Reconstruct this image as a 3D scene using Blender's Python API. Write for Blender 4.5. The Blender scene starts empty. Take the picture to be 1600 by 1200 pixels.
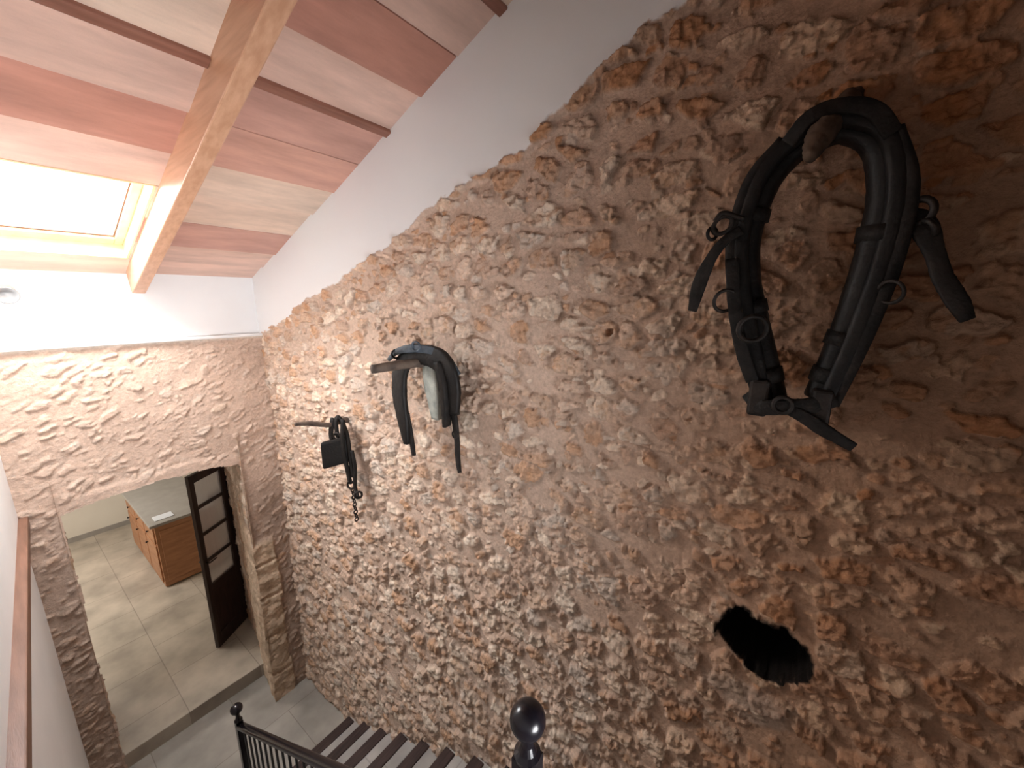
import bpy, math, random
import numpy as np
from mathutils import Vector, Matrix
random.seed(7)
sc=bpy.context.scene
COL=sc.collection
try:
    sc.view_settings.view_transform='Standard'
    sc.view_settings.look='None'
    sc.view_settings.exposure=0.0
except Exception as e: print(e)

# ------------------------------------------------------------ materials
def newmat(name):
    m=bpy.data.materials.new(name); m.use_nodes=True
    nt=m.node_tree; b=nt.nodes['Principled BSDF']
    return m,nt,b
def noisemat(name,c1,c2,scale=8,rough=.6,bump=.1,bscale=60,stretch=(1,1,1),metal=0,detail=6,spec=None,bdist=.004):
    m,nt,b=newmat(name); N=nt.nodes; L=nt.links
    tc=N.new('ShaderNodeTexCoord'); mp=N.new('ShaderNodeMapping'); mp.inputs['Scale'].default_value=stretch
    L.new(tc.outputs['Object'],mp.inputs['Vector'])
    n=N.new('ShaderNodeTexNoise'); n.inputs['Scale'].default_value=scale; n.inputs['Detail'].default_value=detail
    L.new(mp.outputs[0],n.inputs['Vector'])
    r=N.new('ShaderNodeValToRGB'); r.color_ramp.elements[0].position=.32; r.color_ramp.elements[1].position=.68
    r.color_ramp.elements[0].color=(*c1,1); r.color_ramp.elements[1].color=(*c2,1)
    L.new(n.outputs['Fac'],r.inputs[0]); L.new(r.outputs[0],b.inputs['Base Color'])
    b.inputs['Roughness'].default_value=rough; b.inputs['Metallic'].default_value=metal
    if spec is not None: b.inputs['Specular IOR Level'].default_value=spec
    if bump>0:
        n2=N.new('ShaderNodeTexNoise'); n2.inputs['Scale'].default_value=bscale; n2.inputs['Detail'].default_value=8
        L.new(mp.outputs[0],n2.inputs['Vector'])
        bp=N.new('ShaderNodeBump'); bp.inputs['Strength'].default_value=bump; bp.inputs['Distance'].default_value=bdist
        L.new(n2.outputs['Fac'],bp.inputs['Height']); L.new(bp.outputs[0],b.inputs['Normal'])
    return m
def colmat(name,rough=.85,bump=.6,bscale=90,var=.25,vscale=30,bdist=.006,stretch=(1,1,1)):
    m,nt,b=newmat(name); N=nt.nodes; L=nt.links
    at=N.new('ShaderNodeAttribute'); at.attribute_name='Col'
    tc=N.new('ShaderNodeTexCoord'); mp=N.new('ShaderNodeMapping'); mp.inputs['Scale'].default_value=stretch
    L.new(tc.outputs['Object'],mp.inputs['Vector'])
    n=N.new('ShaderNodeTexNoise'); n.inputs['Scale'].default_value=vscale; n.inputs['Detail'].default_value=10; n.inputs['Roughness'].default_value=.65
    L.new(mp.outputs[0],n.inputs['Vector'])
    mr=N.new('ShaderNodeMapRange'); mr.inputs['From Min'].default_value=.3; mr.inputs['From Max'].default_value=.7
    mr.inputs['To Min'].default_value=-var; mr.inputs['To Max'].default_value=var
    L.new(n.outputs['Fac'],mr.inputs['Value'])
    ma=N.new('ShaderNodeMath'); ma.operation='MULTIPLY_ADD'; ma.inputs[2].default_value=1.0
    L.new(mr.outputs[0],ma.inputs[0]); L.new(at.outputs['Alpha'],ma.inputs[1])
    vm=N.new('ShaderNodeVectorMath'); vm.operation='SCALE'
    L.new(at.outputs['Color'],vm.inputs[0]); L.new(ma.outputs[0],vm.inputs['Scale'])
    L.new(vm.outputs[0],b.inputs['Base Color'])
    b.inputs['Roughness'].default_value=rough; b.inputs['Specular IOR Level'].default_value=.2
    n2=N.new('ShaderNodeTexNoise'); n2.inputs['Scale'].default_value=bscale; n2.inputs['Detail'].default_value=10; n2.inputs['Roughness'].default_value=.65
    L.new(tc.outputs['Object'],n2.inputs['Vector'])
    mu=N.new('ShaderNodeMath'); mu.operation='MULTIPLY'
    L.new(n2.outputs['Fac'],mu.inputs[0]); L.new(at.outputs['Alpha'],mu.inputs[1])
    bp=N.new('ShaderNodeBump'); bp.inputs['Strength'].default_value=bump; bp.inputs['Distance'].default_value=bdist
    L.new(mu.outputs[0],bp.inputs['Height']); L.new(bp.outputs[0],b.inputs['Normal'])
    return m
M_rubble=colmat('rubble_stone_and_lime_mortar',rough=.92,bump=.8,bscale=80,var=.18,vscale=45,bdist=.009)
M_board=colmat('terracotta_ceiling_boards',rough=.6,bump=.2,bscale=60,var=.22,vscale=2.4,bdist=.004,stretch=(.7,3.0,3.0))
M_white=noisemat('white_plaster',(.80,.80,.80),(.84,.84,.84),3,.85,.05,25)
M_dim=noisemat('brown_rough_plaster',(.20,.14,.10),(.27,.20,.15),3,.9,.2,25)
M_cream=noisemat('cream_plaster',(.72,.65,.54),(.76,.70,.59),3,.85,.1,25)
M_beam=noisemat('varnished_pine_beam',(.52,.28,.165),(.66,.39,.25),5,.38,.12,40,(9,.8,9))
M_pine=noisemat('light_pine',(.82,.58,.34),(.92,.70,.46),4,.35,.08,40,(3,3,3))
M_trimw=noisemat('brown_wood_trim',(.13,.062,.038),(.21,.105,.068),5,.45,.1,40,(8,.8,8))
M_batten=noisemat('red_brown_batten_wood',(.20,.08,.05),(.30,.13,.09),5,.5,.1,40,(.8,8,8))
M_leather=noisemat('black_leather',(.006,.005,.005),(.016,.013,.011),14,.55,.6,70,bdist=.004,spec=.3)
M_leather2=noisemat('worn_black_leather',(.007,.006,.0055),(.024,.019,.016),18,.65,.7,90,bdist=.004,spec=.25)
M_leatherb=noisemat('worn_leather_painted_sky_sheen',(.02,.028,.035),(.07,.09,.115),18,.5,.5,90,bdist=.003)  # blue-grey tone paints a sky reflection onto the leather
M_palegrey=noisemat('pale_grey_rough_piece',(.28,.30,.27),(.48,.49,.43),18,.95,.8,60,bdist=.008)
M_iron=noisemat('rusty_dark_iron',(.012,.009,.007),(.035,.025,.02),30,.55,.4,120,metal=.4)
M_rail=noisemat('black_painted_iron',(.006,.005,.008),(.012,.010,.014),10,.25,.05,60)
M_peg=noisemat('weathered_branch_wood',(.05,.034,.026),(.16,.115,.085),16,.8,.8,40,(1,1,1))
M_pegd=noisemat('knotty_branch_wood',(.04,.024,.015),(.13,.08,.05),16,.85,.8,40,(1,1,1))
M_door=noisemat('dark_brown_door_wood',(.022,.012,.010),(.050,.028,.022),6,.4,.15,40,(6,6,.8))
M_cab=noisemat('orange_wood_cabinet',(.32,.14,.062),(.44,.21,.10),5,.45,.08,40,(1,1,5))
M_counter=noisemat('grey_stone_worktop',(.30,.27,.235),(.35,.32,.28),8,.3,.05,60)
M_paper=noisemat('white_paper',(.60,.60,.60),(.68,.68,.68),5,.7,0)
M_nose=noisemat('dark_brown_wood_nosing',(.026,.015,.013),(.06,.034,.030),8,.45,.1,40,(1,8,8))
M_lamp=noisemat('lamp_metal_grey',(.18,.18,.18),(.26,.26,.26),5,.3,0)
def glassmat(name,fac_gloss,diff=None,fd=0):
    m,nt,b=newmat(name); N=nt.nodes; L=nt.links
    tr=N.new('ShaderNodeBsdfTransparent'); gl=N.new('ShaderNodeBsdfGlossy'); gl.inputs['Roughness'].default_value=.03
    mx=N.new('ShaderNodeMixShader'); mx.inputs[0].default_value=fac_gloss
    L.new(tr.outputs[0],mx.inputs[1]); L.new(gl.outputs[0],mx.inputs[2])
    out=mx.outputs[0]
    if diff:
        n=N.new('ShaderNodeTexNoise'); n.inputs['Scale'].default_value=6
        r=N.new('ShaderNodeValToRGB'); r.color_ramp.elements[0].color=(*[k*.85 for k in diff],1); r.color_ramp.elements[1].color=(*diff,1)
        L.new(n.outputs['Fac'],r.inputs[0])
        df=N.new('ShaderNodeBsdfDiffuse'); L.new(r.outputs[0],df.inputs['Color'])
        m2=N.new('ShaderNodeMixShader'); m2.inputs[0].default_value=fd
        L.new(out,m2.inputs[1]); L.new(df.outputs[0],m2.inputs[2]); out=m2.outputs[0]
    L.new(out,N['Material Output'].inputs[0])
    return m
M_glass=glassmat('clear_window_glass',.05)
M_doorg=glassmat('pale_door_glass',.12,(.8,.74,.70),.45)  # clear glass mixed with a pale pinkish diffuse tone

def tilemat(name,c1,c2,mort,w,h,scale=1,rough=.35,rot=0,msize=.006):
    m,nt,b=newmat(name); N=nt.nodes; L=nt.links
    tc=N.new('ShaderNodeTexCoord'); mp=N.new('ShaderNodeMapping'); mp.inputs['Rotation'].default_value=(0,0,rot)
    L.new(tc.outputs['Object'],mp.inputs['Vector'])
    br=N.new('ShaderNodeTexBrick'); br.inputs['Scale'].default_value=scale; br.inputs['Brick Width'].default_value=w; br.inputs['Row Height'].default_value=h
    br.inputs['Mortar Size'].default_value=msize; br.inputs['Color1'].default_value=(*c1,1); br.inputs['Color2'].default_value=(*c2,1); br.inputs['Mortar'].default_value=(*mort,1)
    br.inputs['Mortar Smooth'].default_value=.5
    br.offset=.5
    L.new(mp.outputs[0],br.inputs['Vector'])
    n=N.new('ShaderNodeTexNoise'); n.inputs['Scale'].default_value=3.5; n.inputs['Detail'].default_value=9
    L.new(mp.outputs[0],n.inputs['Vector'])
    mr=N.new('ShaderNodeMapRange'); mr.inputs['From Min'].default_value=.3; mr.inputs['From Max'].default_value=.7; mr.inputs['To Min'].default_value=.72; mr.inputs['To Max'].default_value=1.18
    L.new(n.outputs['Fac'],mr.inputs['Value'])
    vm=N.new('ShaderNodeVectorMath'); vm.operation='SCALE'
    L.new(br.outputs['Color'],vm.inputs[0]); L.new(mr.outputs[0],vm.inputs['Scale']); L.new(vm.outputs[0],b.inputs['Base Color'])
    b.inputs['Roughness'].default_value=rough
    return m
M_floor=tilemat('pale_stone_floor_tiles',(.43,.365,.29),(.49,.42,.335),(.30,.25,.20),.60,.60,rough=.35,rot=math.pi/2,msize=.005)
M_floorlow=tilemat('grey_beige_floor_tiles',(.34,.31,.27),(.38,.35,.31),(.24,.21,.18),.60,.60,rough=.45,msize=.004)
M_tread=tilemat('pale_grey_tread_tiles',(.36,.335,.31),(.41,.385,.36),(.30,.28,.26),.5,.5,rough=.5)

# ------------------------------------------------------------ mesh helpers
def link(o,parent=None,kind=None,label=None,cat=None,group=None):
    COL.objects.link(o)
    if parent is not None:
        o.parent=parent
        o.matrix_parent_inverse=PINV[parent.name]
        PINV[o.name]=Matrix.Identity(4)
    else:
        PINV[o.name]=Matrix.Translation(-Vector(o.location)) if o.type=='EMPTY' else Matrix.Identity(4)
    if kind: o['kind']=kind
    if label: o['label']=label
    if cat: o['category']=cat
    if group: o['group']=group
    return o
PINV={}
def mesh(name,V,F,mat,smooth=False,bevel=0,sharp=False,**k):
    me=bpy.data.meshes.new(name); me.from_pydata([tuple(v) for v in V],[],F); me.update()
    if mat: me.materials.append(mat)
    if smooth:
        for p in me.polygons: p.use_smooth=True
    o=bpy.data.objects.new(name,me)
    link(o,**k)
    if bevel:
        b=o.modifiers.new('bevel','BEVEL'); b.width=bevel; b.segments=2; b.limit_method='ANGLE'
    return o
def empty(name,loc,**k):
    o=bpy.data.objects.new(name,None); o.location=loc; o.empty_display_size=.1
    return link(o,**k)
BF=[(0,3,2,1),(4,5,6,7),(0,1,5,4),(1,2,6,5),(2,3,7,6),(3,0,4,7)]
def boxv(x0,x1,y0,y1,z0,z1):
    return [(x0,y0,z0),(x1,y0,z0),(x1,y1,z0),(x0,y1,z0),(x0,y0,z1),(x1,y0,z1),(x1,y1,z1),(x0,y1,z1)]
def boxes(name,lst,mat,bevel=0,xf=None,**k):
    V=[];F=[]
    for b in lst:
        v=boxv(*b) if len(b)==6 else b
        if xf: v=[xf(Vector(p)) for p in v]
        n=len(V); V+=v; F+=[tuple(i+n for i in f) for f in BF]
    return mesh(name,V,F,mat,bevel=bevel,**k)
def catmull(P,n=8):
    P=[Vector(p) for p in P]
    Q=[P[0]*2-P[1]]+P+[P[-1]*2-P[-2]]
    out=[]
    for i in range(1,len(Q)-2):
        a,b,c,d=Q[i-1:i+3]
        for j in range(n):
            t=j/n
            out.append(.5*((2*b)+(c-a)*t+(2*a-5*b+4*c-d)*t*t+(3*b-a-3*c+d)*t**3))
    out.append(P[-1]); return out
def sweep_data(P,A,B=None,ref=(1,0,0),seg=12,n=8,power=1.0,cs=True,knob=0,seed=0):
    m=len(P)
    if not hasattr(A,'__len__'): A=[A]*m
    if B is None: B=A
    if not hasattr(B,'__len__'): B=[B]*m
    if cs:
        pts=catmull(P,n)
        rr=[p[0] for p in catmull([(a,0,0) for a in A],n)]; bb=[p[0] for p in catmull([(a,0,0) for a in B],n)]
    else: pts=[Vector(p) for p in P]; rr=list(A); bb=list(B)
    ref=Vector(ref); V=[];F=[]
    rnd=random.Random(seed)
    for i,p in enumerate(pts):
        T=(pts[min(i+1,len(pts)-1)]-pts[max(i-1,0)]).normalized()
        Nn=(ref-T*ref.dot(T))
        if Nn.length<1e-4: Nn=Vector((0,0,1))-T*T.z
        Nn.normalize(); S=T.cross(Nn)
        for j in range(seg):
            a=2*math.pi*j/seg; c=math.cos(a); s=math.sin(a)
            if power!=1: c=math.copysign(abs(c)**power,c); s=math.copysign(abs(s)**power,s)
            kk=1+knob*(rnd.random()-.5)
            V.append(p+S*c*rr[i]*kk+Nn*s*bb[i]*kk)
    L=len(pts)
    for i in range(L-1):
        for j in range(seg):
            F.append((i*seg+j,i*seg+(j+1)%seg,(i+1)*seg+(j+1)%seg,(i+1)*seg+j))
    F.append(tuple(range(seg))[::-1]); F.append(tuple((L-1)*seg+j for j in range(seg)))
    return V,F
def sweep(name,P,A,B=None,mat=None,smooth=True,par=None,lab=None,**k):
    V,F=sweep_data(P,A,B,**k)
    o=mesh(name,V,F,mat,smooth=smooth,parent=par,label=lab)
    return o
def multi(name,parts,mat,smooth=True,**k):
    V=[];F=[]
    for v,f in parts:
        n=len(V); V+=list(v); F+=[tuple(i+n for i in q) for q in f]
    return mesh(name,V,F,mat,smooth=smooth,**k)
def torus_data(c,R,r,axis=(1,0,0),n=28,m=8,sy=1):
    ax=Vector(axis).normalized(); u=ax.orthogonal().normalized(); w=ax.cross(u); c=Vector(c)
    V=[];F=[]
    for i in range(n):
        a=2*math.pi*i/n; d=u*math.cos(a)+w*math.sin(a)*sy
        for j in range(m):
            b=2*math.pi*j/m; V.append(c+d*(R+r*math.cos(b))+ax*r*math.sin(b))
    for i in range(n):
        for j in range(m):
            F.append((i*m+j,((i+1)%n)*m+j,((i+1)%n)*m+(j+1)%m,i*m+(j+1)%m))
    return V,F
def lathe_data(c,prof,seg=24):
    V=[];F=[];c=Vector(c)
    for r,z in prof:
        for j in range(seg):
            a=2*math.pi*j/seg; V.append(c+Vector((r*math.cos(a),r*math.sin(a),z)))
    for i in range(len(prof)-1):
        for j in range(seg): F.append((i*seg+j,i*seg+(j+1)%seg,(i+1)*seg+(j+1)%seg,(i+1)*seg+j))
    F.append(tuple(range(seg))[::-1]); F.append(tuple((len(prof)-1)*seg+j for j in range(seg)))
    return V,F

# ------------------------------------------------------------ numpy noise
def h2(i,j,k):
    v=np.sin(i*127.1+j*311.7+k*74.7)*43758.5453
    return v-np.floor(v)
def vnoise(x,y,s=0):
    i=np.floor(x); j=np.floor(y); fx=x-i; fy=y-j
    fx=fx*fx*(3-2*fx); fy=fy*fy*(3-2*fy)
    a=h2(i,j,s); b=h2(i+1,j,s); c=h2(i,j+1,s); d=h2(i+1,j+1,s)
    return (a*(1-fx)+b*fx)*(1-fy)+(c*(1-fx)+d*fx)*fy
def fbm(x,y,o=4,s=0):
    r=0;a=.5;t=0
    for k in range(o):
        r=r+a*vnoise(x,y,s+k*3.3); t+=a; x=x*2.03+11.3; y=y*2.03+5.7; a*=.55
    return r/t
def sm(x): x=np.clip(x,0,1); return x*x*(3-2*x)
def worley(x,y,s,jit=.85):
    ci=np.floor(x); cj=np.floor(y)
    F1=np.full(x.shape,9.);F2=np.full(x.shape,9.);I=np.zeros_like(x);J=np.zeros_like(x);DX=np.zeros_like(x);DY=np.zeros_like(x)
    for di in (-1,0,1):
        for dj in (-1,0,1):
            i=ci+di;j=cj+dj
            px=i+.5+jit*(h2(i,j,s)-.5); py=j+.5+jit*(h2(i,j,s+1.7)-.5)
            dx=x-px;dy=y-py; d=np.sqrt(dx*dx+dy*dy)
            n=d<F1
            F2=np.where(n,F1,np.minimum(F2,d))
            F1=np.where(n,d,F1);I=np.where(n,i,I);J=np.where(n,j,J);DX=np.where(n,dx,DX);DY=np.where(n,dy,DY)
    return F1,F2,I,J,DX,DY
PAL=np.array([(.78,.63,.50),(.66,.48,.36),(.72,.54,.42),(.60,.38,.25),(.66,.55,.46),(.82,.68,.55),(.58,.41,.31)])
def rubble(u,v,seed=0,sx=.15,sz=.095,present=.85,size=0.,hmul=1.,rot=0.,mortar=(.60,.45,.355),rust=None,small=.6,pal=PAL,rcol=(.58,.30,.15),smear=.35,warp=1.):
    if rot:
        c,s=math.cos(rot),math.sin(rot); u0,v0=u,v; u=c*u0+s*v0; v=-s*u0+c*v0
    wu=(fbm(u*8,v*8,3,seed+20)-.5)*.060*warp; wv=(fbm(u*8,v*8,3,seed+40)-.5)*.050*warp
    U=u+wu; Vv=v+wv
    fine=fbm(u*45,v*45,4,seed+60)-.5
    def layer(cx,cz,sd,pres,thr):
        F1,F2,I,J,DX,DY=worley(U/cx,Vv/cz,sd)
        r=[h2(I,J,sd+10+3.1*k) for k in range(6)]
        e=F2-F1+fine*.32
        m=sm((e-(thr+.24*r[0]))/.075)*(r[1]<pres)
        m=m*sm((.62-F1+fine*.3)/.10)
        return m,r,DX,DY,I,J,e
    mA,rA,dxA,dyA,IA,JA,eA=layer(sx,sz,seed+1,present,.15-size)
    mB,rB,dxB,dyB,IB,JB,eB=layer(sx*.42,sz*.45,seed+100,small,.18)
    mB=mB*(1-mA)
    F1,F2,I,J,DX,DY=worley(U/.030,Vv/.024,seed+200)
    fac=(h2(I,J,seed+3)-.5)*.009+DX*(h2(I,J,seed+5)-.5)*.015+DY*(h2(I,J,seed+6)-.5)*.015
    ridge=np.abs(fbm(u*22+wu*40,v*30,4,seed+80)-.5)*2
    hA=.011+.017*rA[2]**1.3+dxA*(rA[3]-.5)*.028+dyA*(rA[4]-.60)*.028+fac*1.1-ridge*.012+fine*.016
    hB=.005+.008*rB[2]+dyB*(rB[4]-.5)*.013+fac*.7+fine*.009
    und=(fbm(u*1.6,v*1.6,3,seed+9)-.5)*.045
    mort=(fbm(u*9,v*9,3,seed+15)-.5)*.010+fine*.004
    h=und+mort*(1-.5*mA)+hmul*(mA*hA+mB*hB)
    def scol(r,sd,I,J):
        idx=(h2(I,J,sd+51)*len(pal)).astype(int)%len(pal)
        c=pal[idx]
        if rust is not None:
            w=(rust*(h2(I,J,sd+71)))[:,None]; w=np.clip(w*1.3-.33,0,1)
            c=c*(1-w)+np.array(rcol)*w
        c=c*(.92+.16*h2(I,J,sd+91))[:,None]
        return c
    stain=fbm(u*18,v*18,4,seed+33)
    cA=scol(rA,seed+1,IA,JA); cB=scol(rB,seed+100,IB,JB)
    rs=sm((stain-.56)/.12)[:,None]*.5*(smear<.8)
    cA=cA*(1-rs)+np.array((.60,.35,.20))*rs
    mc=np.array(mortar)[None,:]*(.88+.24*fbm(u*3,v*3,4,seed+44))[:,None]
    sme=sm((fbm(u*10,v*10,3,seed+66)-.50+.1*(smear>.8))/.15)*smear
    a=(mA*(1-sme))[:,None]; b=(mB*(1-sme))[:,None]
    col=mc*(1-a)*(1-b)+cA*a+cB*b*(1-a)
    return h,col,np.maximum(mA,mB)
def grid_object(name,us,vs,fn,mat,keep=None,flip=False,**k):
    U,V=np.meshgrid(us,vs,indexing='ij'); u=U.ravel(); v=V.ravel()
    P,C=fn(u,v)
    nu,nv=len(us),len(vs)
    i=np.arange(nu-1)[:,None]*nv+np.arange(nv-1)[None,:]
    i=i.ravel()
    if keep is not None:
        uc=(u[i]+u[i+nv])/2; vc=(v[i]+v[i+1])/2
        i=i[keep(uc,vc)]
    Q=np.stack([i,i+nv,i+nv+1,i+1],1)
    if flip: Q=Q[:,::-1]
    me=bpy.data.meshes.new(name)
    me.vertices.add(len(u)); me.vertices.foreach_set('co',P.astype(np.float32).ravel())
    me.loops.add(Q.size); me.loops.foreach_set('vertex_index',Q.astype(np.int32).ravel())
    me.polygons.add(len(Q)); me.polygons.foreach_set('loop_start',(np.arange(len(Q))*4).astype(np.int32))
    try: me.polygons.foreach_set('loop_total',np.full(len(Q),4,dtype=np.int32))
    except Exception: pass
    me.update(calc_edges=True); me.validate()
    at=me.color_attributes.new('Col','FLOAT_COLOR','POINT')
    at.data.foreach_set('color',C.astype(np.float32).ravel())
    me.polygons.foreach_set('use_smooth',np.ones(len(me.polygons),dtype=bool))
    me.materials.append(mat)
    o=bpy.data.objects.new(name,me); link(o,**k)
    return o
def steps(segs):
    out=[]
    for a,b,d in segs:
        n=max(1,int(round((b-a)/d))); out+=list(np.linspace(a,b,n,endpoint=False))
    out.append(segs[-1][1]); return np.array(out)

# ------------------------------------------------------------ right stone wall
D=1.49
FL=-3.92
by=np.array([-1.7,-.1,.406,.542,.628,.734,.824,.938,.999,1.132,1.339,1.489,1.732,1.961,2.444,2.972,3.308,3.747,3.9])
bz=np.array([1.30,1.02,.914,.875,.827,.789,.729,.678,.621,.585,.528,.493,.417,.304,.143,0.0,-.149,-.271,-.30])
def wall_right(y,z):
    bl0=np.interp(y,by,bz)
    rust=np.clip(sm((z+.1)/.9)*.70+sm((.7-y)/1.2)*.55+sm((z-bl0+.30)/.25)*.6+.22,0,1)
    h,c,m=rubble(y,z,seed=3,sx=.145,sz=.098,present=.92,size=.03,hmul=1.0,rust=rust,small=.5)
    br=(sm((1.0-y)/1.25)*.95)[:,None]  # light falloff painted in: stones go darker and browner towards the near end
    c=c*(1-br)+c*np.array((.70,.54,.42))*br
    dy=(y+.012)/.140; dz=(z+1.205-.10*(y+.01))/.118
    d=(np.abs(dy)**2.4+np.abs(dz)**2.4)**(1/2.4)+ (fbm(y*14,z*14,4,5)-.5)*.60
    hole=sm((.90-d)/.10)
    hole_shade=sm((1.03-d)/.10)  # near-black shade painted into the colour of the cavity and its rim
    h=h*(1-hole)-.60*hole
    c=c*(1-.985*hole_shade[:,None])
    d2=np.sqrt(((y-.62)/.022)**2+((z+.12)/.017)**2)+(fbm(y*40,z*40,2,8)-.5)*.6
    h=h-.05*sm((1-d2)/.3)
    d3=np.sqrt(((y-.0)/.16)**2+((z+1.46)/.12)**2)+(fbm(y*12,z*12,3,7)-.5)
    w=sm((1-d3)/.5)*(1-hole_shade)*.6
    h=h*(1-.4*w)+.006*w; c=c*(1-.6*w[:,None])+np.array((.46,.40,.34))*.6*w[:,None]
    bl=bl0+(fbm(y*9,y*0+3,4,11)-.5)*.055+(fbm(y*45,z*45,3,12)-.5)*.02
    p=sm((z-bl)/.006)
    lip=sm((z-bl+.03)/.03)*(1-p)
    h=h*(1-p)+(.018+(fbm(y*2.0,z*2.0,2,13)-.5)*.008)*p+lip*.012
    pc=np.array((.84,.84,.84))
    c=c*(1-p[:,None])+pc*p[:,None]
    P=np.stack([D-h,y,z],1)
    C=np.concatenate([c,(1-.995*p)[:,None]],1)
    return P,C
ys=steps([(-1.7,-.75,.03),(-.75,1.2,.0048),(1.2,2.2,.0062),(2.2,3.87,.009)])
zs=steps([(-3.98,-2.2,.012),(-2.2,-1.35,.0075),(-1.35,.95,.0048),(.95,1.9,.012)])
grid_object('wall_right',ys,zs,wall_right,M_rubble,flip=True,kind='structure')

# ------------------------------------------------------------ far stone wall with doorway
YF=3.8
XL,XR,ZT=.132,1.165,-1.34
def lint(x): return ZT-.045*((x-.65)/.52)**2
PALF=np.array([(.61,.47,.38),(.58,.44,.35),(.60,.46,.36),(.56,.42,.33),(.64,.51,.42)])
def quoins(a,z,w_edge,c,h,q):
    row=np.floor((z+3.9)/.36+.2*np.sin(z*3)); fz=(z+3.9)/.36+.2*np.sin(z*3)-row
    edge=sm((np.minimum(fz,1-fz)+(fbm(a*20,z*20,3,5)-.5)*.10)/.07)*w_edge
    hq=.020*edge+(fbm(a*12,z*12,5,77)-.5)*.045
    cq=np.array((.56,.42,.30))[None,:]*(.85+.25*h2(row,row*0,9))[:,None]*(.75+.5*fbm(a*9,z*9,5,70))[:,None]
    return h*(1-q)+hq*q, c*(1-q[:,None])+cq*q[:,None]
def wall_far(x,z):
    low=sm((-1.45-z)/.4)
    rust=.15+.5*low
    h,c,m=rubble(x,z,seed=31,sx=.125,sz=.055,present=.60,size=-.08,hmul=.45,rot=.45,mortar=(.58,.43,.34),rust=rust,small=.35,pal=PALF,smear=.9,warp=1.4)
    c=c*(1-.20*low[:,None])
    lb=lint(x)+.10+(fbm(x*6,x*0,3,17)-.5)*.06
    lw=sm((lb-z)/.04)*sm((XR+.03-x)/.05)*sm((x-XL+.05)/.05)
    h=h*(1-.75*lw)+.008*lw; c=c*(1-.8*lw[:,None])+np.array((.60,.45,.36))*.8*lw[:,None]
    w=1.33+.05*h2(np.floor((z+3.9)/.36),z*0,4)
    q=sm((x-1.12)/.03)*sm((-2.15-z)/.08)*sm((w-x+(fbm(x*15,z*15,3,1)-.5)*.03)/.02)
    h,c=quoins(x,z,1.,c,h,q)
    up=sm((z+.325)/.03)
    h=h*(1-up)+.012*up; c=c*(1-up[:,None])+np.array((.70,.62,.54))*up[:,None]
    P=np.stack([x,YF-h,z],1); C=np.concatenate([c,np.ones((len(x),1))],1)
    return P,C
xs=steps([(-.06,1.52,.008)]); zf=steps([(-3.98,-.285,.008)])
grid_object('wall_far',xs,zf,wall_far,M_rubble,keep=lambda x,z: ~((x>XL+(fbm(z*7,z*0,3,2)-.5)*.03)&(x<XR+(fbm(z*7,z*0,3,6)-.5)*.02)&(z<lint(x)+(fbm(x*8,x*0,3,8)-.5)*.025)),kind='structure')
def reveal_r(y,z):
    h,c,m=rubble(y,z,seed=51,sx=.2,sz=.12,present=.8,hmul=.6,mortar=(.56,.42,.31))
    q=sm((-2.1-z)/.05)*sm((4.35-y)/.03)
    h,c=quoins(y,z,1.,c,h,q)
    x=XR+.012+(y-YF)*(.25/1.3)
    return np.stack([x-h*sm((y-3.79)/.05),y,z],1),np.concatenate([c,np.ones((len(y),1))],1)
grid_object('wall_doorway_right',steps([(3.775,5.1,.012)]),steps([(-3.95,-1.15,.012)]),reveal_r,M_rubble,flip=True,kind='structure')
def reveal_l(y,z):
    h,c,m=rubble(y,z,seed=61,sx=.2,sz=.12,present=.8,hmul=.6,mortar=(.56,.42,.31))
    x=XL-.012-(y-YF)*.05
    return np.stack([x+h*sm((y-3.79)/.05),y,z],1),np.concatenate([c,np.ones((len(y),1))],1)
grid_object('wall_doorway_left',steps([(3.775,5.1,.02)]),steps([(-3.95,-1.15,.02)]),reveal_l,M_rubble,kind='structure')
boxes('wall_doorway_top',[(XL-.1,XR+.35,3.815,5.1,-1.34,-1.10)],M_cream,kind='structure')
boxes('wall_far_upper',[(-.3,1.6,3.82,3.95,-.30,.6)],M_white,kind='structure')
boxes('trim_1',[(-.06,1.485,3.775,3.825,-.297,-.272)],M_white,bevel=.008,kind='structure')
boxes('wall_left',[[(-.03,3.88,-3.98),(-.36,-1.7,-3.98),(-.5,-1.7,-3.98),(-.5,3.88,-3.98),(-.03,3.88,1.9),(-.36,-1.7,1.9),(-.5,-1.7,1.9),(-.5,3.88,1.9)]],M_white,kind='structure')
def lx(y): return -.02-.0590*(3.8-y)
V=[]
for y in (3.79,-1.6):
    V+=[(lx(y)-.03,y,-1.39),(lx(y)+.025,y,-1.39),(lx(y)+.025,y,-1.325),(lx(y)-.03,y,-1.325)]
mesh('trim_2',V,[(0,1,2,3),(7,6,5,4),(0,4,5,1),(1,5,6,2),(2,6,7,3),(3,7,4,0)],M_trimw,bevel=.006,kind='structure')
boxes('wall_back',[(-.5,1.7,-1.85,-1.7,-3.98,2.3)],M_dim,kind='structure')

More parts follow.
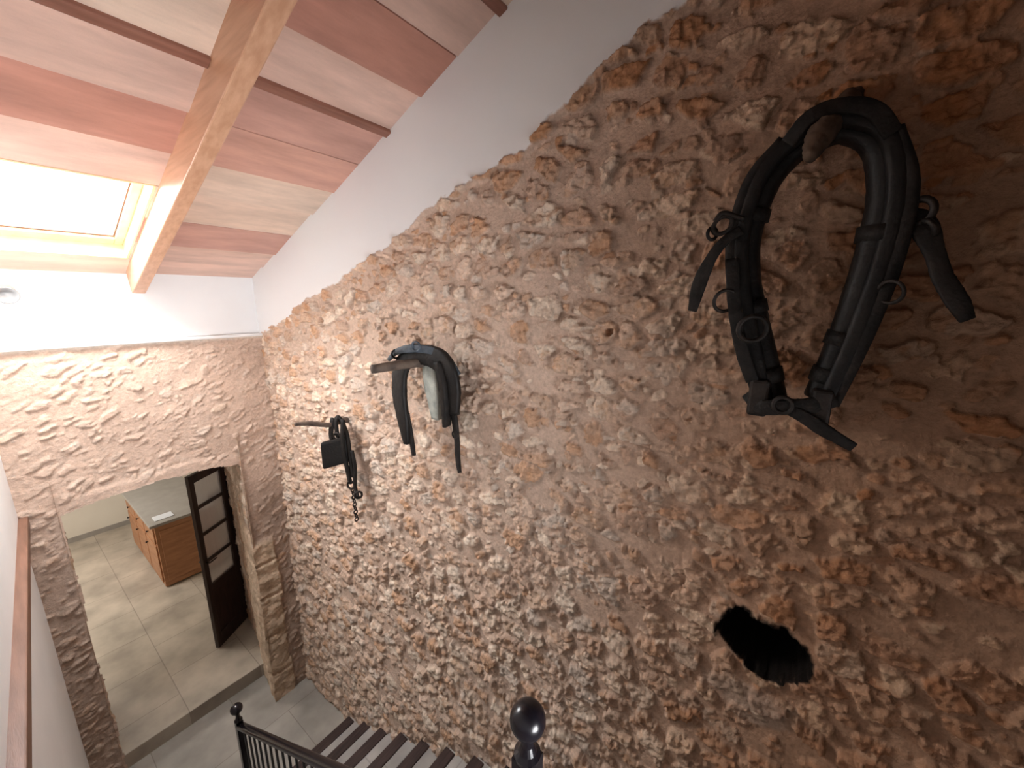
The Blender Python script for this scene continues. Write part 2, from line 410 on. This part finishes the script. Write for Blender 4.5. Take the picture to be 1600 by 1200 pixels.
# ------------------------------------------------------------ floors
boxes('floor',[(-.6,1.75,-1.8,4.22,-4.02,FL)],M_floorlow,kind='structure')
boxes('floor_kitchen',[(-1.2,3.2,4.20,9.2,-4.0,-3.78)],M_floor,bevel=.006,kind='structure')
boxes('floor_landing',[(-.30,1.52,-1.7,.10,-2.50,-2.40)],M_tread,kind='structure')
boxes('wall_kitchen_back',[(-1.2,3.2,9.0,9.15,-3.9,-1.0)],M_cream,kind='structure')
boxes('wall_kitchen_left',[(-1.3,-1.2,5.1,9.1,-3.9,-1.0)],M_cream,kind='structure')
boxes('wall_kitchen_right',[(3.2,3.3,5.1,9.1,-3.9,-1.0)],M_cream,kind='structure')
boxes('wall_kitchen_front',[(-1.2,.06,5.0,5.1,-3.9,-1.0),(1.45,3.2,5.0,5.1,-3.9,-1.0)],M_cream,kind='structure')
boxes('ceiling_kitchen',[(-1.3,3.3,5.0,9.15,-1.1,-1.0)],M_white,kind='structure')
boxes('baseboard_kitchen',[(-1.2,3.2,8.985,9.0,-3.78,-3.70)],M_counter,kind='structure')

# ------------------------------------------------------------ ceiling (slopes down to the far wall)
def cz(y): return 1.563-.356*y
nrm=Vector((0,.356,1)).normalized()
rows=[3.86,3.60,3.36,3.06,2.75,2.48,2.19,1.91,1.64,1.39,1.14,.86,.58,.3,.02,-.26,-.54,-.82,-1.1,-1.4,-1.75]
HX0,HX1,HY0,HY1=-.12,.672,2.75,3.60
V=[];F=[];CC=[]
bc=[(.66,.46,.38),(.58,.33,.26),(.72,.55,.44),(.57,.33,.27),(.66,.46,.38),(.73,.57,.46),(.50,.25,.19)]
order=[4,0,3,2,5,1,3,4,6,0,5,3,1,2,4,0,6,3,5,1,0,4,2,6]
rg=random.Random(12)
for i in range(len(rows)-1):
    y1,y0=rows[i],rows[i+1]
    spans=[(-.5,.70),(.70,1.60)]
    if y0<HY1-.01 and y1>HY0+.01: spans=[(-.5,HX0),(HX1,.70),(.70,1.60)]
    for (a,b) in spans:
        c=bc[order[(i+ (3 if a<.5 else 0))%len(order)]]; k=rg.uniform(.94,1.04)
        lo=rg.uniform(.002,.016)
        n=len(V)
        for (x,y,o) in [(a,y0+.004,-lo),(b,y0+.004,-lo),(b,y1-.004,-lo-.009),(a,y1-.004,-lo-.009)]:
            V.append(Vector((x,y,cz(y)))+nrm*o)
        for (x,y,o) in [(a,y0+.004,.03),(b,y0+.004,.03),(b,y1-.004,.03),(a,y1-.004,.03)]:
            V.append(Vector((x,y,cz(y)))+nrm*o)
        F+=[tuple(q+n for q in f) for f in BF]
        CC+=[(c[0]*k,c[1]*k,c[2]*k,1)]*8
o=mesh('ceiling',V,F,M_board,kind='structure')
at=o.data.color_attributes.new('Col','FLOAT_COLOR','POINT')
at.data.foreach_set('color',np.array(CC,dtype=np.float32).ravel())
def slab(x0,x1,y0,y1,o0,o1):
    v=[]
    for o_ in (o0,o1):
        for (x,y) in ((x0,y0),(x1,y0),(x1,y1),(x0,y1)): v.append(Vector((x,y,cz(y)))+nrm*o_)
    return v
boxes('ceiling_roof_deck',[slab(-.6,1.8,-1.9,HY0,.031,.10),slab(-.6,1.8,HY1,4.1,.031,.10),slab(-.6,HX0,HY0,HY1,.031,.10),slab(HX1,1.8,HY0,HY1,.031,.10)],M_batten,kind='structure')
for k,y in enumerate((1.91,1.14,.3)):
    boxes('trim_%d'%(3+k),[slab(-.4,.682,y-.026,y+.018,-.030,.0),slab(.752,1.485,y-.026,y+.018,-.030,.0)],M_batten,bevel=.004,kind='structure')
boxes('ceiling_beam',[slab(.682,.754,-1.7,3.80,-.172,-.001)],M_beam,bevel=.006,label='varnished pine ceiling beam beside the skylight',cat='ceiling beam')
# skylight
sk=empty('window_1',(.28,3.2,cz(3.2)),kind='structure')
fr=[slab(HX1-.012,HX1,HY0,HY1,-.014,.13),slab(HX0,HX0+.012,HY0,HY1,-.014,.13),slab(HX0,HX1,HY0,HY0+.012,-.014,.13),slab(HX0,HX1,HY1-.012,HY1,-.014,.13)]
boxes('window_lining',fr,M_pine,bevel=.002,parent=sk)
s0=.055
boxes('window_frame',[slab(HX1-s0,HX1-.012,HY0+.012,HY1-.012,.07,.12),slab(HX0+.012,HX0+s0,HY0+.012,HY1-.012,.07,.12),slab(HX0+s0,HX1-s0,HY0+.012,HY0+s0,.07,.12),slab(HX0+s0,HX1-s0,HY1-.085,HY1-.012,.07,.12)],M_pine,bevel=.004,parent=sk)
boxes('window_bead',[slab(HX0+s0,HX1-s0,HY1-.10,HY1-.085,.085,.12),slab(HX1-s0-.008,HX1-s0,HY0+s0,HY1-.1,.085,.12)],M_trimw,parent=sk)
boxes('window_pane',[slab(HX0+s0,HX1-s0,HY0+s0,HY1-.085,.098,.104)],M_glass,parent=sk)

# ------------------------------------------------------------ wall lamp
wl=empty('wall_lamp',(.125,3.82,.03),label='small round grey-white spot lamp on the plaster wall',cat='wall lamp')
def ylathe(c,prof,seg=24):
    v,f=lathe_data((0,0,0),prof,seg); c=Vector(c)
    return [c+Vector((p.x,-p.z,p.y)) for p in v],f
multi('lamp_base',[ylathe((.145,3.82,.03),[(.03,0),(.032,.012),(.012,.02),(.010,.05)])],M_lamp,parent=wl)
multi('lamp_shade',[ylathe((.145,3.775,.03),[(.02,0),(.042,.02),(.048,.05),(.044,.052),(.03,.03)])],M_lamp,parent=wl)

# ------------------------------------------------------------ staircase
st=empty('staircase',(1.08,1.6,FL),label='stairs with pale tiled treads and dark wood nosings along stone wall',cat='stairs')
run,rise,y0s=.262,.147,2.93
ns=10
X0s,X1s=.715,1.475
bl=[]
for i in range(ns):
    ya=y0s-i*run; yb=ya-run
    bl.append((X0s,X1s,yb-.01 if i<ns-1 else .10,ya,FL+ (i*rise-.25 if i>1 else 0),FL+(i+1)*rise-.002))
boxes('stair_body',bl,M_tread,parent=st)
for i in range(ns):
    ya=y0s-i*run
    boxes('nosing',[(X0s-.01,X1s-.01,ya-.060,ya+.025,FL+(i+1)*rise-.03,FL+(i+1)*rise+.008)],M_nose,bevel=.006,parent=st)
# ------------------------------------------------------------ railing
rl=empty('stair_railing',(.68,1.75,FL),label='black iron stair railing with ball-topped newel posts',cat='railing')
def ball(r,n=16): return [(max(.0005,r*math.sin(math.pi*i/n)),-r*math.cos(math.pi*i/n)) for i in range(n+1)]
def newel(x,y,zb,zt,w,r):
    zc=zt-2*r
    p=multi('newel_post',[(boxv(x-w,x+w,y-w,y+w,zb,zc-.070),BF),lathe_data((x,y,zc-.070),[(w*1.15,0),(w*1.2,.010),(w*.85,.020),(w*.60,.040),(w*.62,.078)],20)],M_rail,smooth=False,parent=rl)
    multi('finial',[lathe_data((x,y,zt-r),ball(r),28)],M_rail,parent=p)
newel(.68,3.03,FL,-2.91,.022,.040)
newel(.68,.45,-2.50,-1.012,.030,.047)
sl=.605
def rz(y): return -3.085+sl*(3.0-y)
P=[(.68,3.03,rz(3.03)),(.68,2.0,rz(2.0)),(.68,1.3,rz(1.3)),(.68,1.0,rz(1.0)),(.68,.80,-1.72),(.68,.66,-1.50),(.68,.58,-1.385),(.68,.52,-1.33),(.68,.45,-1.31)]
sweep('handrail',P,.026,.016,M_rail,par=rl,ref=(0,0,1),power=.6,n=6)
sweep('bottom_rail',[(.68,3.03,rz(3.03)-.74),(.68,.47,rz(.47)-.80)],.012,.010,M_rail,par=rl,ref=(0,0,1),cs=False,power=.5,smooth=False)
y=2.93
while y>.60:
    z1=rz(y) if y>.9 else -1.72+(.80-y)*1.3
    multi('baluster',[sweep_data([(.68,y,rz(y)-.76),(.68,y,(rz(y)-.80+z1)/2),(.68,y,z1)],.0075,cs=False,seg=8,ref=(1,0,0))],M_rail,smooth=False,parent=rl)
    y-=.1

# ------------------------------------------------------------ doorway contents
dr=empty('door_1',(1.38,5.04,-3.78),kind='structure')
A=Vector((1.375,5.03,0)); B=Vector((1.01,4.80,0)); du=(B-A).normalized(); dn=Vector((-du.y,du.x,0))
W=(B-A).length; z0,z1=-3.77,-1.73
def dbox(u0,u1,za,zb,t0,t1):
    v=[]
    for z in (za,zb):
        for (u,t) in ((u0,t0),(u1,t0),(u1,t1),(u0,t1)):
            p=A+du*u+dn*t; v.append((p.x,p.y,z))
    return v
zz=[z0+.72,z0+1.05,z0+1.36,z0+1.67]
fb=[dbox(0,.055,z0,z1,-.02,.02),dbox(W-.055,W,z0,z1,-.02,.02),dbox(.055,W-.055,z0,z0+.16,-.02,.02),dbox(.055,W-.055,z1-.09,z1,-.02,.02)]
fb+=[dbox(.055,W-.055,z-.018,z+.018,-.018,.018) for z in zz[1:]]+[dbox(.055,W-.055,zz[0]-.05,zz[0]+.05,-.02,.02)]
boxes('door_leaf',fb,M_door,bevel=.003,parent=dr)
boxes('door_panel',[dbox(.055,W-.055,z0+.16,zz[0]-.05,-.008,.008)],M_door,parent=dr)
boxes('door_glass',[dbox(.055,W-.055,zz[0]+.05,z1-.09,-.003,.003)],M_doorg,parent=dr)
boxes('door_frame',[(1.365,1.43,5.03,5.10,-3.78,-1.62)],M_door,bevel=.003,parent=dr)
hv=[sweep_data([A+du*(W-.03)-dn*.02+Vector((0,0,-2.72)),A+du*(W-.03)-dn*.06+Vector((0,0,-2.72)),A+du*(W-.12)-dn*.06+Vector((0,0,-2.72))],.007,cs=False,seg=8,ref=(0,0,1)),
    sweep_data([A+du*(W-.03)+dn*.02+Vector((0,0,-2.72)),A+du*(W-.03)+dn*.06+Vector((0,0,-2.72)),A+du*(W-.12)+dn*.06+Vector((0,0,-2.72))],.007,cs=False,seg=8,ref=(0,0,1))]
multi('door_handle',hv,M_iron,parent=dr)
# kitchen cabinet
CX0,CX1=.95,1.60
cb=empty('kitchen_cabinet',(1.15,7.3,-3.78),label='orange wood kitchen cabinet with drawers under grey worktop',cat='cabinet')
boxes('cabinet_body',[(CX0,CX1,6.46,8.1,-3.76,-2.87)],M_cab,bevel=.004,parent=cb)
boxes('plinth',[(CX0+.03,CX1-.02,6.5,8.08,-3.78,-3.76)],M_door,parent=cb)
def knob(x,y,z,par):
    v,f=lathe_data((0,0,0),[(.006,0),(.006,.012),(.014,.018),(.01,.028)],12)
    multi('knob',[([Vector((x,y,z))+Vector((-p.z,p.x,p.y)) for p in v],f)],M_iron,parent=par)
for i in range(3):
    ya=6.50+i*.53
    d=boxes('door',[(CX0-.016,CX0,ya,ya+.49,-3.70,-3.16)],M_cab,bevel=.004,parent=cb)
    knob(CX0-.016,ya+.42,-3.25,d)
    d=boxes('drawer',[(CX0-.016,CX0,ya,ya+.49,-3.13,-2.91)],M_cab,bevel=.004,parent=cb)
    knob(CX0-.016,ya+.245,-3.02,d)
boxes('cabinet_panel',[(CX0+.04,CX1-.04,6.448,6.46,-3.68,-2.95)],M_cab,bevel=.004,parent=cb)
boxes('worktop',[(CX0-.05,CX1+.02,6.42,8.14,-2.869,-2.83)],M_counter,bevel=.006,label='grey stone kitchen worktop over the wooden cabinet',cat='worktop')
boxes('paper_sheet',[(.98,1.18,6.52,6.68,-2.829,-2.822)],M_paper,label='white paper sheets lying on the grey worktop',cat='paper')

# ------------------------------------------------------------ horse collar
XC=1.35
pg=sweep('wooden_peg',[(1.56,-.035,.560),(1.45,-.02,.505),(1.36,.0,.445),(1.30,.018,.405),(1.26,.030,.365),(1.235,.038,.330)],[.030,.028,.024,.029,.025,.014],None,M_pegd,ref=(0,0,1),seg=14,knob=.25,seed=4)
pg['label']='knotty brown branch peg holding the big horse collar'; pg['category']='peg'
hc=empty('horse_collar',(XC,.0,-.33),label='large black leather horse collar with hames, rings and straps',cat='horse collar')
Lp=[(.015,.415),(.085,.385),(.137,.31),(.160,.18),(.148,.06),(.120,-.05),(.086,-.17),(.050,-.285)]
Rp=[(-.03,.415),(-.092,.370),(-.124,.26),(-.124,.12),(-.106,-.02),(-.086,-.14),(-.060,-.265)]
loop=[Vector((XC,y,z)) for y,z in (Lp[::-1]+Rp)]
rad=[.038,.038,.035,.032,.032,.034,.032,.029,.029,.035,.040,.043,.041,.039,.038]
sweep('collar_pad',[p+Vector((.025,0,0)) for p in loop],rad,[r*1.25 for r in rad],M_leather,par=hc,ref=(1,0,0),seg=20,power=.68,knob=.05,seed=3)
def off(pts,d,dx):
    out=[]
    for i,p in enumerate(pts):
        T=(pts[min(i+1,len(pts)-1)]-pts[max(i-1,0)]).normalized()
        n=T.cross(Vector((1,0,0))).normalized()
        out.append(p+n*d+Vector((dx,0,0)))
    return out
sg=1 if (off(loop,1,0)[3]-loop[3]).y>0 else -1
NL=len(loop)
sweep('collar_rim',off(loop,sg*.012,-.022),[.021]*NL,None,M_leather,par=hc,ref=(1,0,0),seg=14,power=.7,knob=.06,seed=5)
hl=off(loop,sg*.033,-.024)
sweep('hame',hl[0:7],[.010,.014,.017,.018,.017,.014,.008],[.018]*7,M_leather2,par=hc,ref=(1,0,0),power=.6,seg=12)
sweep('hame',hl[9:],[.008,.016,.018,.018,.014,.010],[.018]*6,M_leather2,par=hc,ref=(1,0,0),power=.6,seg=12)
def band(y,z,w,par,r=.052,tilt=(0,0,1)):
    v,f=sweep_data([Vector((XC+.012,y,z))-Vector(tilt).normalized()*w,Vector((XC+.012,y,z))+Vector(tilt).normalized()*w],r,r*1.1,cs=False,seg=16,ref=(1,0,0))
    multi('binding',[(v,f)],M_leather2,parent=par)
band(.153,.235,.016,hc,r=.041,tilt=(0,-.1,1)); band(.129,-.02,.018,hc,r=.040,tilt=(0,.28,1))
band(-.124,.16,.018,hc,r=.048,tilt=(0,-.03,1)); band(-.092,-.10,.018,hc,r=.044,tilt=(0,-.2,1))
band(.071,-.215,.02,hc,r=.043,tilt=(0,.3,1)); band(-.072,-.20,.02,hc,r=.043,tilt=(0,-.2,1))
def strap(name,pts,w,th,par,mat=None,ref=(1,0,0)):
    return sweep(name,pts,w,th,mat or M_leather2,par=par,ref=ref,power=.45,seg=12,knob=.08,seed=len(pts))
def torusobj(name,par,*a,mat=None,**k):
    return multi(name,[torus_data(*a,**k)],mat or M_iron,parent=par)
XS=1.29
strap('strap',[(XS,.17,.19),(XS-.01,.205,.165),(XS-.015,.235,.12),(XS-.005,.262,.05),(XS+.01,.278,-.03)],[.013,.013,.015,.020,.013],.006,hc)
strap('strap',[(XS,.185,.115),(XS-.01,.172,.03),(XS-.005,.155,-.06),(XS,.13,-.15),(XS+.01,.10,-.225)],.017,.007,hc)
torusobj('buckle',hc,(XS-.015,.215,.205),.020,.0055,(1,.2,0),20,6,1.3)
torusobj('buckle',hc,(XS-.012,.240,.185),.016,.005,(.6,.8,0),20,6)
sweep('hook',[(XS-.01,.165,.215),(XS-.02,.215,.235),(XS-.02,.235,.215)],.007,None,M_iron,par=hc,seg=8)
torusobj('ring',hc,(XS-.02,.188,.0),.030,.0050,(.75,.5,.2),32,8)
torusobj('ring',hc,(XS-.03,.112,-.075),.034,.0065,(.9,.3,.1),32,8)
torusobj('ring',hc,(XS+.01,-.155,.02),.026,.0045,(.75,-.5,.2),32,8)
strap('closing_strap',[(XC-.03,.105,-.265),(XC-.055,.07,-.295),(XC-.062,.01,-.285),(XC-.055,-.04,-.275),(XC-.04,-.09,-.25)],.022,.010,hc)
strap('strap',[(XC-.06,.02,-.285),(XC-.07,-.03,-.305),(XC-.075,-.07,-.328),(XC-.07,-.105,-.348),(XC-.06,-.14,-.368)],[.015,.017,.018,.015,.013],.007,hc)
boxes('clasp',[(XC-.06,XC-.01,.055,.105,-.325,-.22)],M_iron,bevel=.008,parent=hc)
boxes('clasp',[(XC-.06,XC-.01,-.085,-.040,-.325,-.23)],M_iron,bevel=.008,parent=hc)
torusobj('buckle',hc,(XC-.072,.02,-.28),.022,.006,(1,0,0),20,6)
strap('top_strap',[(XC-.05,.09,.39),(XC-.065,.05,.435),(XC-.05,-.01,.450),(XC-.048,-.07,.425),(XC-.04,-.11,.37)],.018,.006,hc)
strap('strap',[(1.34,-.155,.20),(1.33,-.190,.17),(1.31,-.215,.11),(1.29,-.235,.05),(1.28,-.262,0.0),(1.285,-.285,-.04)],[.020,.026,.018,.018,.019,.013],.009,hc)
torusobj('buckle',hc,(1.325,-.180,.20),.026,.008,(.8,-.5,.1),20,6)
torusobj('buckle',hc,(1.32,-.20,.16),.020,.007,(.3,-.8,.5),20,6)

# ------------------------------------------------------------ folded collar on middle peg
p2=sweep('wooden_peg',[(1.55,1.56,-.315),(1.40,1.59,-.318),(1.25,1.615,-.316),(1.10,1.645,-.322)],[.030,.026,.024,.022],None,M_peg,ref=(0,0,1),seg=12,knob=.10,seed=9)
p2['label']='straight grey branch peg carrying the folded black harness'; p2['category']='peg'
hp=empty('harness_pad',(1.36,1.55,-.83),label='folded black leather harness pad draped over a wooden peg',cat='horse harness')
strap('pad',[(1.33,1.705,-.78),(1.32,1.715,-.64),(1.32,1.735,-.49),(1.32,1.705,-.35),(1.34,1.64,-.285),(1.36,1.54,-.275),(1.37,1.44,-.31),(1.38,1.40,-.42),(1.39,1.40,-.57)],[.020,.042,.052,.050,.050,.056,.062,.060,.036],.018,hp,M_leather)
strap('strap',[(1.32,1.69,-.60),(1.33,1.675,-.72),(1.33,1.655,-.84)],[.026,.020,.012],.008,hp)
strap('strap',[(1.39,1.40,-.55),(1.395,1.385,-.68),(1.39,1.375,-.82),(1.38,1.355,-.88)],[.022,.016,.014,.009],.009,hp)
strap('strap',[(1.36,1.46,-.30),(1.36,1.43,-.42),(1.37,1.43,-.55),(1.38,1.44,-.64)],[.022,.022,.018,.012],.024,hp)
strap('pale_piece',[(1.39,1.56,-.30),(1.385,1.54,-.40),(1.39,1.53,-.50),(1.41,1.54,-.62)],[.045,.055,.050,.030],.026,hp,M_palegrey)  # pale grey piece added in place of the stone behind the straps
strap('strap',[(1.29,1.77,-.31),(1.30,1.71,-.262),(1.32,1.61,-.240),(1.35,1.50,-.245),(1.38,1.42,-.275),(1.39,1.35,-.36)],[.010,.016,.022,.020,.016,.012],.007,hp,M_leatherb)
torusobj('buckle',hp,(1.30,1.72,-.275),.022,.005,(.3,1,0),18,6)
torusobj('buckle',hp,(1.32,1.58,-.228),.024,.006,(1,.3,0),18,6,mat=M_leatherb)
torusobj('buckle',hp,(1.39,1.39,-.68),.020,.005,(1,0,0),18,6)

# ------------------------------------------------------------ bridle on far peg
p3=sweep('wooden_peg',[(1.54,2.52,-.845),(1.43,2.535,-.825),(1.34,2.54,-.835),(1.22,2.57,-.80),(1.13,2.585,-.785)],[.022,.020,.017,.016,.012],None,M_peg,ref=(0,0,1),seg=10,knob=.14,seed=13)
p3['label']='crooked grey branch peg carrying the bridle with blinker'; p3['category']='peg'
br=empty('bridle',(1.38,2.5,-1.55),label='black leather bridle with square blinker and hanging chain',cat='bridle')
c0=Vector((1.33,2.49,-1.015)); bu=Vector((.80,-.60,0)); bn=Vector((.60,.80,0))
v=[]
for dz in (-.10,.09):
    for (a,t) in ((-.085,-.022),(.085,-.022),(.085,.022),(-.085,.022)): v.append(c0+bu*a+bn*t+Vector((0,0,dz+a*.20)))
boxes('blinker',[v],M_leather,bevel=.014,parent=br)
strap('strap',[(1.36,2.49,-.92),(1.36,2.50,-.82),(1.38,2.50,-.785),(1.39,2.46,-.83),(1.39,2.42,-.92),(1.39,2.41,-1.05),(1.39,2.40,-1.2)],.018,.010,br)
strap('strap',[(1.36,2.53,-.79),(1.34,2.54,-.90),(1.34,2.52,-.98)],.020,.010,br)
strap('strap',[(1.38,2.44,-.79),(1.36,2.44,-.95),(1.37,2.43,-1.12),(1.38,2.42,-1.25)],.018,.010,br)
strap('strap',[(1.39,2.38,-1.0),(1.39,2.36,-1.12),(1.39,2.38,-1.26),(1.38,2.34,-1.33)],.014,.009,br)
torusobj('ring',br,(1.35,2.48,-.91),.026,.008,(1,.5,0),20,6)
torusobj('ring',br,(1.38,2.41,-1.26),.028,.008,(1,.5,0),20,6)
torusobj('ring',br,(1.39,2.35,-1.32),.024,.008,(.6,1,0),20,6)
lk=[]
for i in range(9):
    lk.append(torus_data((1.39,2.415-.002*i,-1.30-.028*i),.013,.005,(1,0,0) if i%2 else (0,1,0),14,6,1.0))
multi('chain',lk,M_iron,parent=br)

# ------------------------------------------------------------ lights
def area(name,loc,target,sx,sy,power,col,spread=None):
    l=bpy.data.lights.new(name,'AREA'); l.shape='RECTANGLE'; l.size=sx; l.size_y=sy; l.energy=power; l.color=col
    if spread: l.spread=math.radians(spread)
    o=bpy.data.objects.new(name,l); o.location=loc
    o.rotation_euler=(Vector(target)-Vector(loc)).to_track_quat('-Z','Y').to_euler(); COL.objects.link(o)
    return o
c=Vector((.28,3.17,cz(3.17)))
area('skylight_daylight',c+nrm*.30,c,.9,.95,145,(.97,.985,1))
area('skylight_slanting_daylight',(-.70,3.55,1.40),(1.2,2.4,-1.3),1.0,1.0,900,(1,.985,.965))
area('kitchen_daylight',(-.6,7.0,-1.4),(0.6,7.2,-3.8),1.2,1.2,60,(1,.965,.93))
area('landing_fill',(.1,-1.3,-1.2),(.55,3.4,.3),1.0,.8,18,(.97,.97,1),60)
w=bpy.data.worlds.new('sky'); sc.world=w; w.use_nodes=True
w.node_tree.nodes['Background'].inputs[0].default_value=(.93,.96,1,1)
w.node_tree.nodes['Background'].inputs[1].default_value=3.0

# ------------------------------------------------------------ camera
cam=bpy.data.cameras.new('camera'); cam.sensor_width=36; cam.lens=36*614/1600; cam.clip_start=.01
co=bpy.data.objects.new('camera',cam)
Xa=Vector((462,130,614)).normalized(); Ya=Vector((-852,130,614)).normalized(); Za=Xa.cross(Ya)
if Za.y<0: Za=-Za
Ya=(Ya-Xa*Ya.dot(Xa)).normalized()
right=Vector((Xa.x,Ya.x,Za.x)).normalized(); fwd=Vector((Xa.z,Ya.z,Za.z)).normalized(); up=right.cross(fwd)
R=Matrix((right,up,-fwd)).transposed()
co.matrix_world=R.to_4x4()
COL.objects.link(co); sc.camera=co
